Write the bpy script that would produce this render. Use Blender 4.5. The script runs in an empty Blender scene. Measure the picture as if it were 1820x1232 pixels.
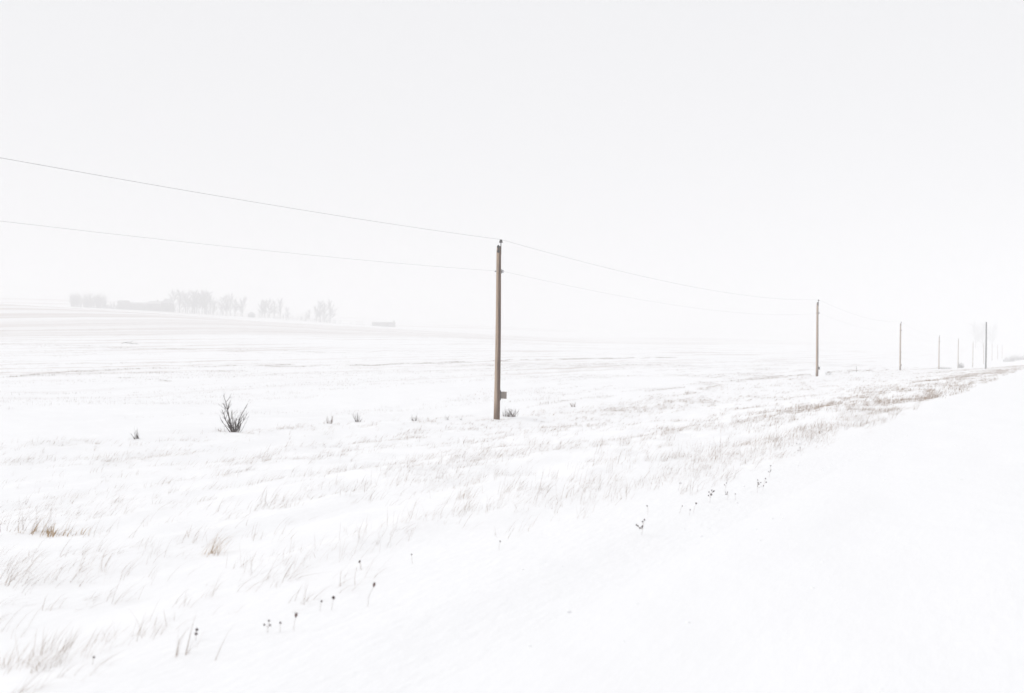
import bpy, math, random
import numpy as np
from mathutils import Vector, Matrix

random.seed(7)
rng = np.random.default_rng(7)
scene = bpy.context.scene
COL = scene.collection

# ------------------------------------------------------------------ camera
# world: +Y runs along the road, X = -p (p = metres to the left of the camera)
PW, PH, FPX = 1820.0, 1232.0, 1820 * 35.0 / 36.0
EYE = Vector((0.0, 0.0, 1.7))
ROLL = math.radians(0.8)
VPX, VPY = 1868.0, 636.0                     # vanishing point of the road
YAW = math.atan((VPX - 910) / FPX)
PITCH = math.atan(((VPY - 616) * math.cos(ROLL) - (VPX - 910) * math.sin(ROLL)) / FPX)
F0 = Vector((-math.sin(YAW), math.cos(YAW), 0))
CR = Vector((math.cos(YAW), math.sin(YAW), 0))
CF = F0 * math.cos(PITCH) + Vector((0, 0, 1)) * math.sin(PITCH)
CU = CR.cross(CF)
IR = CR * math.cos(ROLL) + CU * math.sin(ROLL)
IU = CU * math.cos(ROLL) - CR * math.sin(ROLL)

cam_d = bpy.data.cameras.new("camera")
cam_d.lens, cam_d.sensor_width, cam_d.sensor_fit = 35.0, 36.0, 'HORIZONTAL'
cam_d.clip_start, cam_d.clip_end = 0.05, 6000
cam_d.dof.use_dof = True
cam_d.dof.focus_distance = 48.0
cam_d.dof.aperture_fstop = 2.2
cam = bpy.data.objects.new("camera", cam_d)
COL.objects.link(cam)
M3 = Matrix((IR, IU, -CF)).transposed()
cam.matrix_world = Matrix.Translation(EYE) @ M3.to_4x4()
scene.camera = cam

# ------------------------------------------------------------------ world, sun, exposure
SUN_EL, SUN_AZ = math.radians(36), math.radians(-125)      # azimuth from +Y, negative = left
world = bpy.data.worlds.new("World")
scene.world = world
world.use_nodes = True
wn, wl = world.node_tree.nodes, world.node_tree.links
wn.clear()
w_out = wn.new("ShaderNodeOutputWorld")
w_bg = wn.new("ShaderNodeBackground")
w_bg.inputs["Strength"].default_value = 0.1
w_sky = wn.new("ShaderNodeTexSky")
w_sky.sky_type = 'NISHITA'
w_sky.sun_disc = False
w_sky.sun_elevation = SUN_EL
w_sky.sun_rotation = SUN_AZ
w_sky.dust_density = 6.0
w_hs = wn.new("ShaderNodeHueSaturation")
w_hs.inputs["Saturation"].default_value = 0.12
w_mix = wn.new("ShaderNodeMix")
w_mix.data_type = 'RGBA'
w_mix.inputs[0].default_value = 0.94          # closed cloud cover over the clear sky
w_mix.inputs[7].default_value = (8.42, 8.46, 8.66, 1)
wl.new(w_sky.outputs[0], w_hs.inputs["Color"])
wl.new(w_hs.outputs[0], w_mix.inputs[6])
wl.new(w_mix.outputs[2], w_bg.inputs["Color"])
wl.new(w_bg.outputs[0], w_out.inputs["Surface"])

sun_d = bpy.data.lights.new("sun", 'SUN')
sun_d.energy = 1.5
sun_d.angle = math.radians(18)
sun_d.color = (1.0, 0.975, 0.94)
sun = bpy.data.objects.new("sun", sun_d)
COL.objects.link(sun)
sdir = Vector((math.sin(SUN_AZ) * math.cos(SUN_EL), math.cos(SUN_AZ) * math.cos(SUN_EL), math.sin(SUN_EL)))
sun.rotation_euler = sdir.to_track_quat('Z', 'Y').to_euler()
sun.location = (-60, -20, 60)

scene.view_settings.view_transform = 'Standard'
scene.view_settings.look = 'None'
scene.view_settings.gamma = 1.0
scene.view_settings.use_curve_mapping = False
scene.view_settings.exposure = 0.0
scene.render.engine = 'CYCLES'
cy = scene.cycles
cy.max_bounces = 8
cy.diffuse_bounces = 4
cy.volume_bounces = 3
cy.use_denoising = True
cy.denoising_prefilter = 'ACCURATE'
cy.sample_clamp_indirect = 8.0
cy.use_adaptive_sampling = False

# ------------------------------------------------------------------ helpers
def tag(o, label=None, cat=None, group=None, kind=None):
    if label: o["label"] = label
    if cat: o["category"] = cat
    if group: o["group"] = group
    if kind: o["kind"] = kind
    return o

def empty(name, loc, label, cat, group=None, rz=0.0):
    o = bpy.data.objects.new(name, None)
    o.empty_display_size = 0.3
    o.location = loc
    o.rotation_euler = (0, 0, rz)
    COL.objects.link(o)
    return tag(o, label, cat, group)

class MB:
    """collects tubes, boxes and lathes into one mesh"""
    def __init__(s): s.v, s.f = [], []
    def tube(s, pts, rad, n=5, cap=True):
        pts = [Vector(p) for p in pts]
        base = len(s.v)
        for i, p in enumerate(pts):
            d = (pts[min(i + 1, len(pts) - 1)] - pts[max(i - 1, 0)])
            d = d.normalized() if d.length > 1e-9 else Vector((0, 0, 1))
            a = d.orthogonal() if i == 0 else (a - d * a.dot(d))
            a = a.normalized() if a.length > 1e-9 else d.orthogonal().normalized()
            b = d.cross(a)
            for k in range(n):
                t = 2 * math.pi * k / n
                s.v.append(p + (a * math.cos(t) + b * math.sin(t)) * rad[i])
        for i in range(len(pts) - 1):
            for k in range(n):
                k2 = (k + 1) % n
                s.f.append((base + i * n + k, base + i * n + k2, base + (i + 1) * n + k2, base + (i + 1) * n + k))
        if cap:
            s.f.append(tuple(base + k for k in reversed(range(n))))
            e = base + (len(pts) - 1) * n
            s.f.append(tuple(e + k for k in range(n)))
        return s
    def box(s, c, size, ax=None):
        ax = ax or (Vector((1, 0, 0)), Vector((0, 1, 0)), Vector((0, 0, 1)))
        c = Vector(c); base = len(s.v)
        for z in (-1, 1):
            for y in (-1, 1):
                for x in (-1, 1):
                    s.v.append(c + ax[0] * (x * size[0] / 2) + ax[1] * (y * size[1] / 2) + ax[2] * (z * size[2] / 2))
        for q in ((0, 2, 3, 1), (4, 5, 7, 6), (0, 1, 5, 4), (2, 6, 7, 3), (0, 4, 6, 2), (1, 3, 7, 5)):
            s.f.append(tuple(base + i for i in q))
        return s
    def poly(s, verts, faces):
        b = len(s.v)
        s.v += [Vector(v) for v in verts]
        s.f += [tuple(b + i for i in f) for f in faces]
        return s
    def blob(s, c, r, seed=0, squash=1.0):
        rr = random.Random(seed); b = len(s.v); n, m = 7, 4
        c = Vector(c)
        s.v.append(c + Vector((0, 0, r * squash)))
        for i in range(1, m):
            t = math.pi * i / m
            for k in range(n):
                a = 2 * math.pi * k / n
                q = r * rr.uniform(0.8, 1.2)
                s.v.append(c + Vector((q * math.sin(t) * math.cos(a), q * math.sin(t) * math.sin(a), q * squash * math.cos(t))))
        s.v.append(c - Vector((0, 0, r * squash)))
        for k in range(n):
            s.f.append((b, b + 1 + k, b + 1 + (k + 1) % n))
            for i in range(m - 2):
                o = b + 1 + i * n
                s.f.append((o + k, o + n + k, o + n + (k + 1) % n, o + (k + 1) % n))
            o = b + 1 + (m - 2) * n
            s.f.append((o + k, len(s.v) - 1, o + (k + 1) % n))
        return s
    def mesh(s, name, mat, smooth=False):
        me = bpy.data.meshes.new(name)
        me.from_pydata([tuple(v) for v in s.v], [], s.f)
        me.materials.append(mat)
        if smooth:
            me.polygons.foreach_set("use_smooth", [True] * len(me.polygons))
        me.update()
        return me
    def build(s, name, mat, parent=None, smooth=False):
        o = bpy.data.objects.new(name, s.mesh(name, mat, smooth))
        COL.objects.link(o)
        if parent: o.parent = parent
        return o

def copy_tree(o, parent=None):
    c = o.copy(); COL.objects.link(c); c.parent = parent
    for ch in o.children: copy_tree(ch, c)
    return c

def array_mesh(name, verts, quads, tris, mat, smooth=False):
    me = bpy.data.meshes.new(name)
    nq, nt = len(quads), len(tris)
    me.vertices.add(len(verts)); me.vertices.foreach_set("co", verts.astype(np.float32).ravel())
    loops = np.concatenate([quads.ravel(), tris.ravel()]).astype(np.int32)
    me.loops.add(len(loops)); me.loops.foreach_set("vertex_index", loops)
    me.polygons.add(nq + nt)
    st = np.concatenate([np.arange(nq) * 4, nq * 4 + np.arange(nt) * 3]).astype(np.int32)
    me.polygons.foreach_set("loop_start", st)
    me.polygons.foreach_set("use_smooth", np.full(nq + nt, smooth))
    me.materials.append(mat)
    me.update(calc_edges=True)
    me.validate()
    return me

# value noise -------------------------------------------------------
_tab = np.random.default_rng(3).random((256, 256))
def vnoise(x, y, seed=0):
    x = np.asarray(x, float) + seed * 17.31; y = np.asarray(y, float) + seed * 9.77
    xi = np.floor(x).astype(int); yi = np.floor(y).astype(int)
    fx = x - xi; fy = y - yi
    fx = fx * fx * (3 - 2 * fx); fy = fy * fy * (3 - 2 * fy)
    a = _tab[xi & 255, yi & 255]; b = _tab[(xi + 1) & 255, yi & 255]
    c = _tab[xi & 255, (yi + 1) & 255]; d = _tab[(xi + 1) & 255, (yi + 1) & 255]
    return (a * (1 - fx) + b * fx) * (1 - fy) + (c * (1 - fx) + d * fx) * fy
def sstep(a, b, x):
    t = np.clip((np.asarray(x, float) - a) / (b - a), 0, 1)
    return t * t * (3 - 2 * t)

# photograph pixel -> ray ------------------------------------------
def ray(px, py):
    return (CF + IR * ((px - 910) / FPX) - IU * ((py - 616) / FPX))
def on_plane(px, py, p):                       # where a ray meets the upright plane p metres left of the road camera
    d = ray(px, py); t = p / -d.x
    return EYE + d * t

# ------------------------------------------------------------------ terrain
POLE_P = 25.0
_fc = [(243, 779), (413, 769), (637, 752), (884, 746), (1020, 724), (1240, 694), (1452, 669), (1600, 658), (1669, 656), (1703, 654),
       (1729, 653), (1763, 641), (1773, 638), (1781, 636.5)]
_fs, _fz = zip(*[(q.y, q.z) for q in (on_plane(x, y, POLE_P) for x, y in _fc)])
FS = np.array((-400, -20) + _fs + (800, 1100, 2500)); FZ = np.array((-1.2, -1.2) + _fz + (6, 12, 20.))
FM = np.gradient(FZ, FS)
def hermite(x, xs, ys, ms):
    x = np.clip(x, xs[0], xs[-1]); i = np.clip(np.searchsorted(xs, x) - 1, 0, len(xs) - 2)
    h = xs[i + 1] - xs[i]; t = (x - xs[i]) / h
    return ((2*t**3 - 3*t**2 + 1) * ys[i] + (t**3 - 2*t**2 + t) * h * ms[i] + (-2*t**3 + 3*t**2) * ys[i+1] + (t**3 - t**2) * h * ms[i+1])
RS = np.array([-400, 0, 150, 300, 420, 520, 620, 750, 950, 1200, 2500.])
RZ = np.array([0, 0, 0, -0.2, -0.1, 0.9, 2.4, 5.0, 9.0, 13, 22.])
RM = np.gradient(RZ, RS); RM[1] = 0
# height of the far fields, by bearing left of the road (degrees) and distance
TB = np.array([0, 12.9, 25.5, 38.4, 47.4, 55.6, 75.])
TD = np.array([0, 60, 120, 200, 300, 430, 650, 1000, 1600, 2600.])
TZ = np.array([
    [-1, -1, -1, -1, -.6, 0, 4, 10, 18, 22],
    [-1, -1, -1, -.3, 1.0, 2.8, 7, 14, 24, 30],
    [-1, -1.1, -.8, .6, 3.0, 6.0, 10, 22, 34, 40],
    [-1, -1.1, -.7, 1.9, 6.6, 11.0, 17.6, 33, 46, 52],
    [-1, -1.0, -.4, 3.0, 10.6, 14.8, 23.6, 44, 58, 64],
    [-1, -1.0, -.1, 4.2, 13.2, 17.6, 27.8, 54, 70, 76],
    [-1, -1.0, -.1, 4.8, 14.0, 18.6, 29.3, 56, 72, 78.]])
TDM = np.gradient(TZ, TD, axis=1)

def ground_z(s, p, fine=True):
    s = np.asarray(s, float); p = np.asarray(p, float)
    zr = hermite(s, RS, RZ, RM); zf = hermite(s, FS, FZ, FM)
    # road shoulder, ditch, fence line
    edge = 3.5 + 0.5 * (vnoise(s / 9, s * 0 + .5, 4) - .5) + 0.35 * sstep(12, -2, s)
    w = .45 * sstep(0, 1, (p - edge) / 17.0) + .55 * np.clip((p - edge) / 17.0, 0, 1)
    zd = zf - 0.28 * sstep(25, 13, p)
    z = zr * (1 - w) + zd * w
    # open field
    phi = np.degrees(np.arctan2(p, s)); r = np.hypot(s, p)
    phi = np.clip(phi, 0, 75)
    dep = np.clip(r * np.cos(np.radians(phi - math.degrees(YAW))), 0, 2600)
    bi = np.clip(np.searchsorted(TB, phi) - 1, 0, len(TB) - 2)
    bt = (phi - TB[bi]) / (TB[bi + 1] - TB[bi])
    i = np.clip(np.searchsorted(TD, dep) - 1, 0, len(TD) - 2)
    h = TD[i + 1] - TD[i]; t = (dep - TD[i]) / h
    def tab(b):
        return ((2*t**3 - 3*t**2 + 1) * TZ[b, i] + (t**3 - 2*t**2 + t) * h * TDM[b, i] + (-2*t**3 + 3*t**2) * TZ[b, i+1] + (t**3 - t**2) * h * TDM[b, i+1])
    zt = tab(bi) * (1 - bt) + tab(bi + 1) * bt
    g = sstep(26, 95, p)
    z = z * (1 - g) + zt * g
    # far side of the road
    z = z - 1.0 * sstep(-7.5, -13, p)
    if fine:
        off = np.clip((p - edge) / 3, 0, 1)                    # rough ground off the road
        z = z + off * 0.16 * (vnoise(s / 3.1, p / 1.4, 1) - .5) + off * 0.09 * (vnoise(s / .9, p / .5, 2) - .5)
        z = z + 0.045 * (vnoise(s / 2.2, p / .7, 5) - .5) + 0.014 * (vnoise(s / .35, p / .22, 6) - .5)
        # wind scour and a little lee drift at the nearest pole
        ds, dp = s - 45.2, p - 25.0
        z = z - 0.07 * np.exp(-(ds**2 + dp**2) / .18) + 0.09 * np.exp(-((ds - .9)**2 / 1.2 + (dp + .7)**2 / .35))
    return z
def gz(s, p): return float(ground_z(np.array([s]), np.array([p]))[0])

def hit(px, py):
    """the point of the snow that a photograph pixel shows"""
    d = ray(px, py); d = d / math.hypot(d.x, d.y)
    t = 3.0; last = t
    while t < 1500:
        q = EYE + d * t
        if q.z < gz(q.y, -q.x):
            lo, hi = last, t
            for _ in range(24):
                m = (lo + hi) / 2; q = EYE + d * m
                if q.z < gz(q.y, -q.x): hi = m
                else: lo = m
            q = EYE + d * hi
            return Vector((q.x, q.y, gz(q.y, -q.x)))
        last = t; t *= 1.01
    raise RuntimeError("pixel above ground %s" % ((px, py),))
def at_depth(px, dep):
    """the point of the ground at a given depth on the bearing of a pixel column"""
    y = 616.0
    for _ in range(4):
        d = ray(px, y); q = EYE + d * (dep / d.dot(F0))
        z = gz(q.y, -q.x)
        y = y - (z - q.z) / dep * FPX
    return Vector((q.x, q.y, z))

# ------------------------------------------------------------------ materials
def mat(name):
    m = bpy.data.materials.new(name); m.use_nodes = True
    nt = m.node_tree
    return m, nt, nt.nodes["Principled BSDF"]
def ramp(nt, stops):
    r = nt.nodes.new("ShaderNodeValToRGB")
    el = r.color_ramp.elements
    while len(el) < len(stops): el.new(0.5)
    for e, (p, c) in zip(el, stops): e.position = p; e.color = (*c, 1)
    return r
def noise_mat(name, stops, scale=(1, 1, 1), nscale=5.0, rough=0.8, bump=0.0, coord="Object", detail=6.0):
    m, nt, b = mat(name)
    tc = nt.nodes.new("ShaderNodeTexCoord"); mp = nt.nodes.new("ShaderNodeMapping")
    mp.inputs["Scale"].default_value = scale
    n = nt.nodes.new("ShaderNodeTexNoise"); n.inputs["Scale"].default_value = nscale; n.inputs["Detail"].default_value = detail
    nt.links.new(tc.outputs[coord], mp.inputs[0]); nt.links.new(mp.outputs[0], n.inputs["Vector"])
    r = ramp(nt, stops)
    nt.links.new(n.outputs["Fac"], r.inputs[0]); nt.links.new(r.outputs[0], b.inputs["Base Color"])
    b.inputs["Roughness"].default_value = rough
    if bump:
        bp = nt.nodes.new("ShaderNodeBump"); bp.inputs["Strength"].default_value = bump; bp.inputs["Distance"].default_value = 0.02
        nt.links.new(n.outputs["Fac"], bp.inputs["Height"]); nt.links.new(bp.outputs[0], b.inputs["Normal"])
    return m

def snow_material(name, field):
    m, nt, b = mat(name)
    N, L = nt.nodes, nt.links
    geo = N.new("ShaderNodeNewGeometry")
    b.inputs["Roughness"].default_value = 0.75
    b.inputs["Specular IOR Level"].default_value = 0.2
    base = (0.92, 0.922, 0.932, 1)
    b.inputs["Base Color"].default_value = base
    mp = N.new("ShaderNodeMapping"); mp.inputs["Scale"].default_value = (3.0, 1.0, 1.0)
    L.new(geo.outputs["Position"], mp.inputs[0])
    n1 = N.new("ShaderNodeTexNoise"); n1.inputs["Scale"].default_value = 4.0; n1.inputs["Detail"].default_value = 8
    L.new(mp.outputs[0], n1.inputs["Vector"])
    bp = N.new("ShaderNodeBump"); bp.inputs["Strength"].default_value = 0.35 if field else 0.18; bp.inputs["Distance"].default_value = 0.05
    L.new(n1.outputs["Fac"], bp.inputs["Height"]); L.new(bp.outputs[0], b.inputs["Normal"])
    if field:
        # bare stubble showing through the snow far out in the field, in streaks along the seed rows
        sep = N.new("ShaderNodeSeparateXYZ"); L.new(geo.outputs["Position"], sep.inputs[0])
        def streak(sx, sy, sc, lo, hi):
            q = N.new("ShaderNodeMapping"); q.inputs["Scale"].default_value = (sx, sy, 0.0)
            L.new(geo.outputs["Position"], q.inputs[0])
            nn = N.new("ShaderNodeTexNoise"); nn.inputs["Scale"].default_value = sc; nn.inputs["Detail"].default_value = 5
            L.new(q.outputs[0], nn.inputs["Vector"])
            mr = N.new("ShaderNodeMapRange"); mr.interpolation_type = 'SMOOTHSTEP'
            mr.inputs[1].default_value = lo; mr.inputs[2].default_value = hi
            L.new(nn.outputs["Fac"], mr.inputs[0]); return mr.outputs[0]
        def rng_x(a, bb, c, d):
            m1 = N.new("ShaderNodeMapRange"); m1.interpolation_type = 'SMOOTHSTEP'
            m1.inputs[1].default_value = a; m1.inputs[2].default_value = bb
            m2 = N.new("ShaderNodeMapRange"); m2.interpolation_type = 'SMOOTHSTEP'
            m2.inputs[1].default_value = d; m2.inputs[2].default_value = c
            L.new(sep.outputs[0], m1.inputs[0]); L.new(sep.outputs[0], m2.inputs[0])
            return mul(m1.outputs[0], m2.outputs[0])
        def mul(x, y):
            k = N.new("ShaderNodeMath"); k.operation = 'MULTIPLY'
            for i, v in enumerate((x, y)):
                if isinstance(v, float): k.inputs[i].default_value = v
                else: L.new(v, k.inputs[i])
            return k.outputs[0]
        def add(x, y):
            k = N.new("ShaderNodeMath"); k.operation = 'ADD'; k.use_clamp = True
            L.new(x, k.inputs[0]); L.new(y, k.inputs[1]); return k.outputs[0]
        hill = mul(mul(rng_x(-305, -285, -180, -155), streak(.12, .004, 1.0, .32, .66)), 0.46)
        mid = mul(mul(rng_x(-200, -150, -60, -45), streak(.35, .012, 1.0, .5, .72)), 0.45)
        far = mul(mul(rng_x(-900, -700, -420, -330), streak(.03, .003, 1.0, .45, .7)), 0.6)
        fac = add(add(hill, mid), far)
        mx = N.new("ShaderNodeMix"); mx.data_type = 'RGBA'
        mx.inputs[6].default_value = base; mx.inputs[7].default_value = (0.40, 0.31, 0.26, 1)
        L.new(fac, mx.inputs[0]); L.new(mx.outputs[2], b.inputs["Base Color"])
    return m

M_SNOW = snow_material("snow_road", False)
M_FIELD = snow_material("snow_field", True)
M_GRASS = noise_mat("dead_grass", [(0.3, (.16, .098, .064)), (0.55, (.27, .178, .118)), (0.75, (.42, .31, .215))], nscale=2.3, rough=.85)
M_STUB = noise_mat("stubble", [(0.3, (.15, .095, .065)), (0.7, (.29, .20, .145))], nscale=.7, rough=.9)
M_GOLD = noise_mat("golden_blade", [(0.3, (.26, .15, .06)), (0.7, (.46, .30, .13))], nscale=6, rough=.7)
M_BARK = noise_mat("dark_bark", [(0.3, (.030, .019, .018)), (0.7, (.085, .058, .050))], nscale=14, rough=.85)
M_BRUSH = noise_mat("brown_bark", [(0.3, (.045, .026, .020)), (0.7, (.13, .085, .065))], nscale=14, rough=.85)
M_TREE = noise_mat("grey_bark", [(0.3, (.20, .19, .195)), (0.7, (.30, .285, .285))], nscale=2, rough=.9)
M_SEED = noise_mat("dark_seed_head", [(0.3, (.022, .009, .011)), (0.7, (.060, .026, .026))], nscale=60, rough=.9)
M_FLARE = noise_mat("brown_seed_head", [(0.3, (.06, .025, .02)), (0.7, (.14, .065, .05))], nscale=60, rough=.9)
M_WSTEM = noise_mat("weed_stem", [(0.3, (.15, .10, .08)), (0.7, (.30, .22, .18))], nscale=20, rough=.9)
M_STEEL = noise_mat("black_steel", [(0.3, (.010, .010, .012)), (0.7, (.03, .028, .028))], nscale=20, rough=.55)
M_CERAM = noise_mat("grey_porcelain", [(0.3, (.42, .42, .44)), (0.7, (.55, .55, .57))], nscale=8, rough=.3)
M_PORC = noise_mat("dark_porcelain", [(0.3, (.020, .016, .018)), (0.7, (.05, .04, .042))], nscale=8, rough=.25)
M_BOARD = noise_mat("weathered_board", [(0.3, (.14, .115, .10)), (0.7, (.23, .195, .17))], scale=(1, 1, .2), nscale=30, rough=.85)
M_WIRE = noise_mat("dull_wire", [(0.3, (.10, .095, .10)), (0.7, (.16, .155, .16))], nscale=3, rough=.5)
M_WALL = noise_mat("barn_wall", [(0.3, (.20, .19, .19)), (0.7, (.28, .265, .265))], scale=(1, 1, .1), nscale=3, rough=.9)
M_ROOF = noise_mat("barn_roof", [(0.3, (.32, .315, .32)), (0.7, (.45, .445, .45))], nscale=2, rough=.8)
M_GREYPOLE = noise_mat("dark_grey_pole", [(0.3, (.055, .052, .058)), (0.7, (.10, .095, .10))], scale=(8, 8, .5), nscale=3, rough=.8)

def wood_material():
    m, nt, b = mat("weathered_pole_wood")
    N, L = nt.nodes, nt.links
    tc = N.new("ShaderNodeTexCoord")
    mp = N.new("ShaderNodeMapping"); mp.inputs["Scale"].default_value = (9, 9, 0.22)
    L.new(tc.outputs["Object"], mp.inputs[0])
    n = N.new("ShaderNodeTexNoise"); n.inputs["Scale"].default_value = 2.2; n.inputs["Detail"].default_value = 9; n.inputs["Roughness"].default_value = .65
    L.new(mp.outputs[0], n.inputs["Vector"])
    r = ramp(nt, [(0.32, (.022, .007, .002)), (0.45, (.055, .020, .006)), (0.57, (.11, .050, .020)), (0.72, (.22, .135, .08))])
    L.new(n.outputs["Fac"], r.inputs[0])
    # dark drying cracks
    mp2 = N.new("ShaderNodeMapping"); mp2.inputs["Scale"].default_value = (26, 26, 0.35)
    L.new(tc.outputs["Object"], mp2.inputs[0])
    n2 = N.new("ShaderNodeTexNoise"); n2.inputs["Scale"].default_value = 1.6; n2.inputs["Detail"].default_value = 3
    L.new(mp2.outputs[0], n2.inputs["Vector"])
    c = N.new("ShaderNodeMapRange"); c.inputs[1].default_value = .36; c.inputs[2].default_value = .30
    L.new(n2.outputs["Fac"], c.inputs[0])
    mx = N.new("ShaderNodeMix"); mx.data_type = 'RGBA'; mx.inputs[7].default_value = (.05, .03, .02, 1)
    # side light and shade painted in: paler left, brown right, ragged along the grain
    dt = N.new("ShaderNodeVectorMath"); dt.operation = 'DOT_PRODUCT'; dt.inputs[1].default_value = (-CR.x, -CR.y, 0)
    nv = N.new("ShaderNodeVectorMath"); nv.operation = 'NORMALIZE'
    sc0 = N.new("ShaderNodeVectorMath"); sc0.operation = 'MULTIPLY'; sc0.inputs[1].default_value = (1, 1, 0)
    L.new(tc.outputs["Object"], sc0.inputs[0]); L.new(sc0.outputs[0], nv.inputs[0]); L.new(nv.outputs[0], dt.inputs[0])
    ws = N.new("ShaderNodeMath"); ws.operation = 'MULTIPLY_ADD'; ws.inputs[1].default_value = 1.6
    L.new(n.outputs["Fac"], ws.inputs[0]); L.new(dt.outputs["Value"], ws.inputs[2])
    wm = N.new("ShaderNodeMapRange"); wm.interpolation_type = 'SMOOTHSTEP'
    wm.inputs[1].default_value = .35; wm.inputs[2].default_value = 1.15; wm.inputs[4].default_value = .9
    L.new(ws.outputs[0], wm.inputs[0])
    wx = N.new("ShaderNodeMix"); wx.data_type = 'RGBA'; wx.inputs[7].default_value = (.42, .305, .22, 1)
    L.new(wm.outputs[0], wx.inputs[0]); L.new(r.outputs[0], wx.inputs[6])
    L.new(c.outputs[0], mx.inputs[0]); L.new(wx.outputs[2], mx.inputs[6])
    # creosote stain of the butt, ragged upper edge
    sep = N.new("ShaderNodeSeparateXYZ"); L.new(tc.outputs["Object"], sep.inputs[0])
    ad = N.new("ShaderNodeMath"); ad.operation = 'MULTIPLY_ADD'; ad.inputs[1].default_value = -1.6
    L.new(n.outputs["Fac"], ad.inputs[0]); L.new(sep.outputs[2], ad.inputs[2])
    st = N.new("ShaderNodeMapRange"); st.interpolation_type = 'SMOOTHSTEP'
    st.inputs[1].default_value = .35; st.inputs[2].default_value = -.75
    st.inputs[4].default_value = .75
    L.new(ad.outputs[0], st.inputs[0])
    mx2 = N.new("ShaderNodeMix"); mx2.data_type = 'RGBA'; mx2.inputs[7].default_value = (.085, .035, .010, 1)
    L.new(st.outputs[0], mx2.inputs[0]); L.new(mx.outputs[2], mx2.inputs[6])
    L.new(mx2.outputs[2], b.inputs["Base Color"])
    b.inputs["Roughness"].default_value = .85
    bp = N.new("ShaderNodeBump"); bp.inputs["Strength"].default_value = .6; bp.inputs["Distance"].default_value = .015
    L.new(n2.outputs["Fac"], bp.inputs["Height"]); L.new(bp.outputs[0], b.inputs["Normal"])
    return m
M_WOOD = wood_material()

# ------------------------------------------------------------------ ground and road
def grow(a, b, d0, k, dmax):
    out = [a]; d = d0
    while out[-1] < b:
        out.append(out[-1] + d); d = min(d * k, dmax)
    out[-1] = b
    return out
p_lines = np.array(sorted(set(np.round([-160, -90, -50, -30, -20, -14, -11, -9, -7.4, -7.0] + list(np.arange(-6.5, 0, .5)) + list(np.arange(0, 12, .14))
                  + grow(12, 60, .16, 1.012, 1.0) + grow(60, 1900, 1.0, 1.06, 45), 4))))
s_lines = np.array(sorted(set(np.round([-160, -110, -70, -45, -30, -20, -14, -10] + list(np.arange(-8, 2, .4)) + list(np.arange(2, 26, .14))
                  + grow(26, 90, .15, 1.012, 1.2) + grow(90, 2300, 1.2, 1.03, 40), 4))))
def grid(pl, sl, zfun):
    P, S = np.meshgrid(pl, sl)
    Z = zfun(S, P)
    v = np.stack([-P, S, Z], -1).reshape(-1, 3)
    n, m = len(sl), len(pl)
    idx = np.arange(n * m).reshape(n, m)
    q = np.stack([idx[:-1, :-1], idx[1:, :-1], idx[1:, 1:], idx[:-1, 1:]], -1).reshape(-1, 4)
    return v, q
ROAD_L, ROAD_R = 2.9, -6.6
def z_ground(S, P):
    return ground_z(S, P) - 0.02 * sstep(ROAD_L, ROAD_L - .7, P) * sstep(ROAD_R, ROAD_R + .7, P)
v, q = grid(p_lines, s_lines, z_ground)
ground = bpy.data.objects.new("ground", array_mesh("ground", v, q, np.zeros((0, 3), int), M_FIELD, True))
COL.objects.link(ground); tag(ground, "wind-blown snow over ditch and stubble field", None, kind="structure")
rp = np.array([ROAD_R - .2] + [x for x in p_lines if ROAD_R <= x <= ROAD_L] + [ROAD_L + .25])
v, q = grid(rp, s_lines, lambda S, P: ground_z(S, P) + .003 - .012 * sstep(ROAD_L - .5, ROAD_L + .25, P) - .012 * sstep(ROAD_R + .3, ROAD_R - .2, P))
road = bpy.data.objects.new("road", array_mesh("road", v, q, np.zeros((0, 3), int), M_SNOW, True))
COL.objects.link(road); tag(road, "smooth road buried under packed white snow", None, kind="structure")

# ------------------------------------------------------------------ utility poles
H_POLE = 9.0
def pole_spot(px):
    # bearing of the column px meets the line of poles
    for y in (640.0,):
        d = ray(px, y); t = POLE_P / -d.x; q = EYE + d * t
    return q.y
TOP_Y = [438, 538, 575.5, 598.5, 603, 609, 611, 612.5, 613.5, 614.5]
X_S = [884, 1452, 1600, 1669, 1703, 1729, 1748, 1763, 1773, 1781]
POLE_S = [pole_spot(x) for x in X_S]
def shaft_mesh(seed, h, r0, r1, n=20, lev=26):
    rr = random.Random(seed); mb = MB()
    for i in range(lev + 1):
        t = i / lev; z = -0.6 + (h + .6) * t
        r = r0 + (r1 - r0) * t
        if i == lev: r *= .86
        cx = .018 * math.sin(t * 3.1 + seed); cyy = .015 * math.sin(t * 4.3 + 2 * seed)
        for k in range(n):
            a = 2 * math.pi * k / n
            f = 1 + .025 * math.sin(3 * a + seed + t * 2) + .012 * math.sin(7 * a + t * 5)
            mb.v.append(Vector((cx + r * f * math.cos(a), cyy + r * f * math.sin(a), z)))
    for i in range(lev):
        for k in range(n):
            mb.f.append((i*n+k, i*n+(k+1) % n, (i+1)*n+(k+1) % n, (i+1)*n+k))
    mb.f.append(tuple(lev*n + k for k in range(n)))
    return mb
POLE_LABELS = [
    "nearest brown wooden utility pole with black top pin and small board",
    "second utility pole from the front, dark box low on its right side",
    "third utility pole from the front, standing alone in the dark fence line grass",
    "thin faded utility pole just left of the low dark bush",
    "thin faded utility pole rising beside the rounded dark shrub",
    "faint utility pole between the rounded shrub and the dark wireless pole",
    "faint utility pole almost hidden behind the dark wireless pole",
    "first faint far utility pole right of the dark wireless pole",
    "middle one of the three faintest utility poles near the right edge",
    "farthest and palest utility pole, nearest the right edge",
]
WIRE_TOP, WIRE_LOW, POLES = [], [], []
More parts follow.
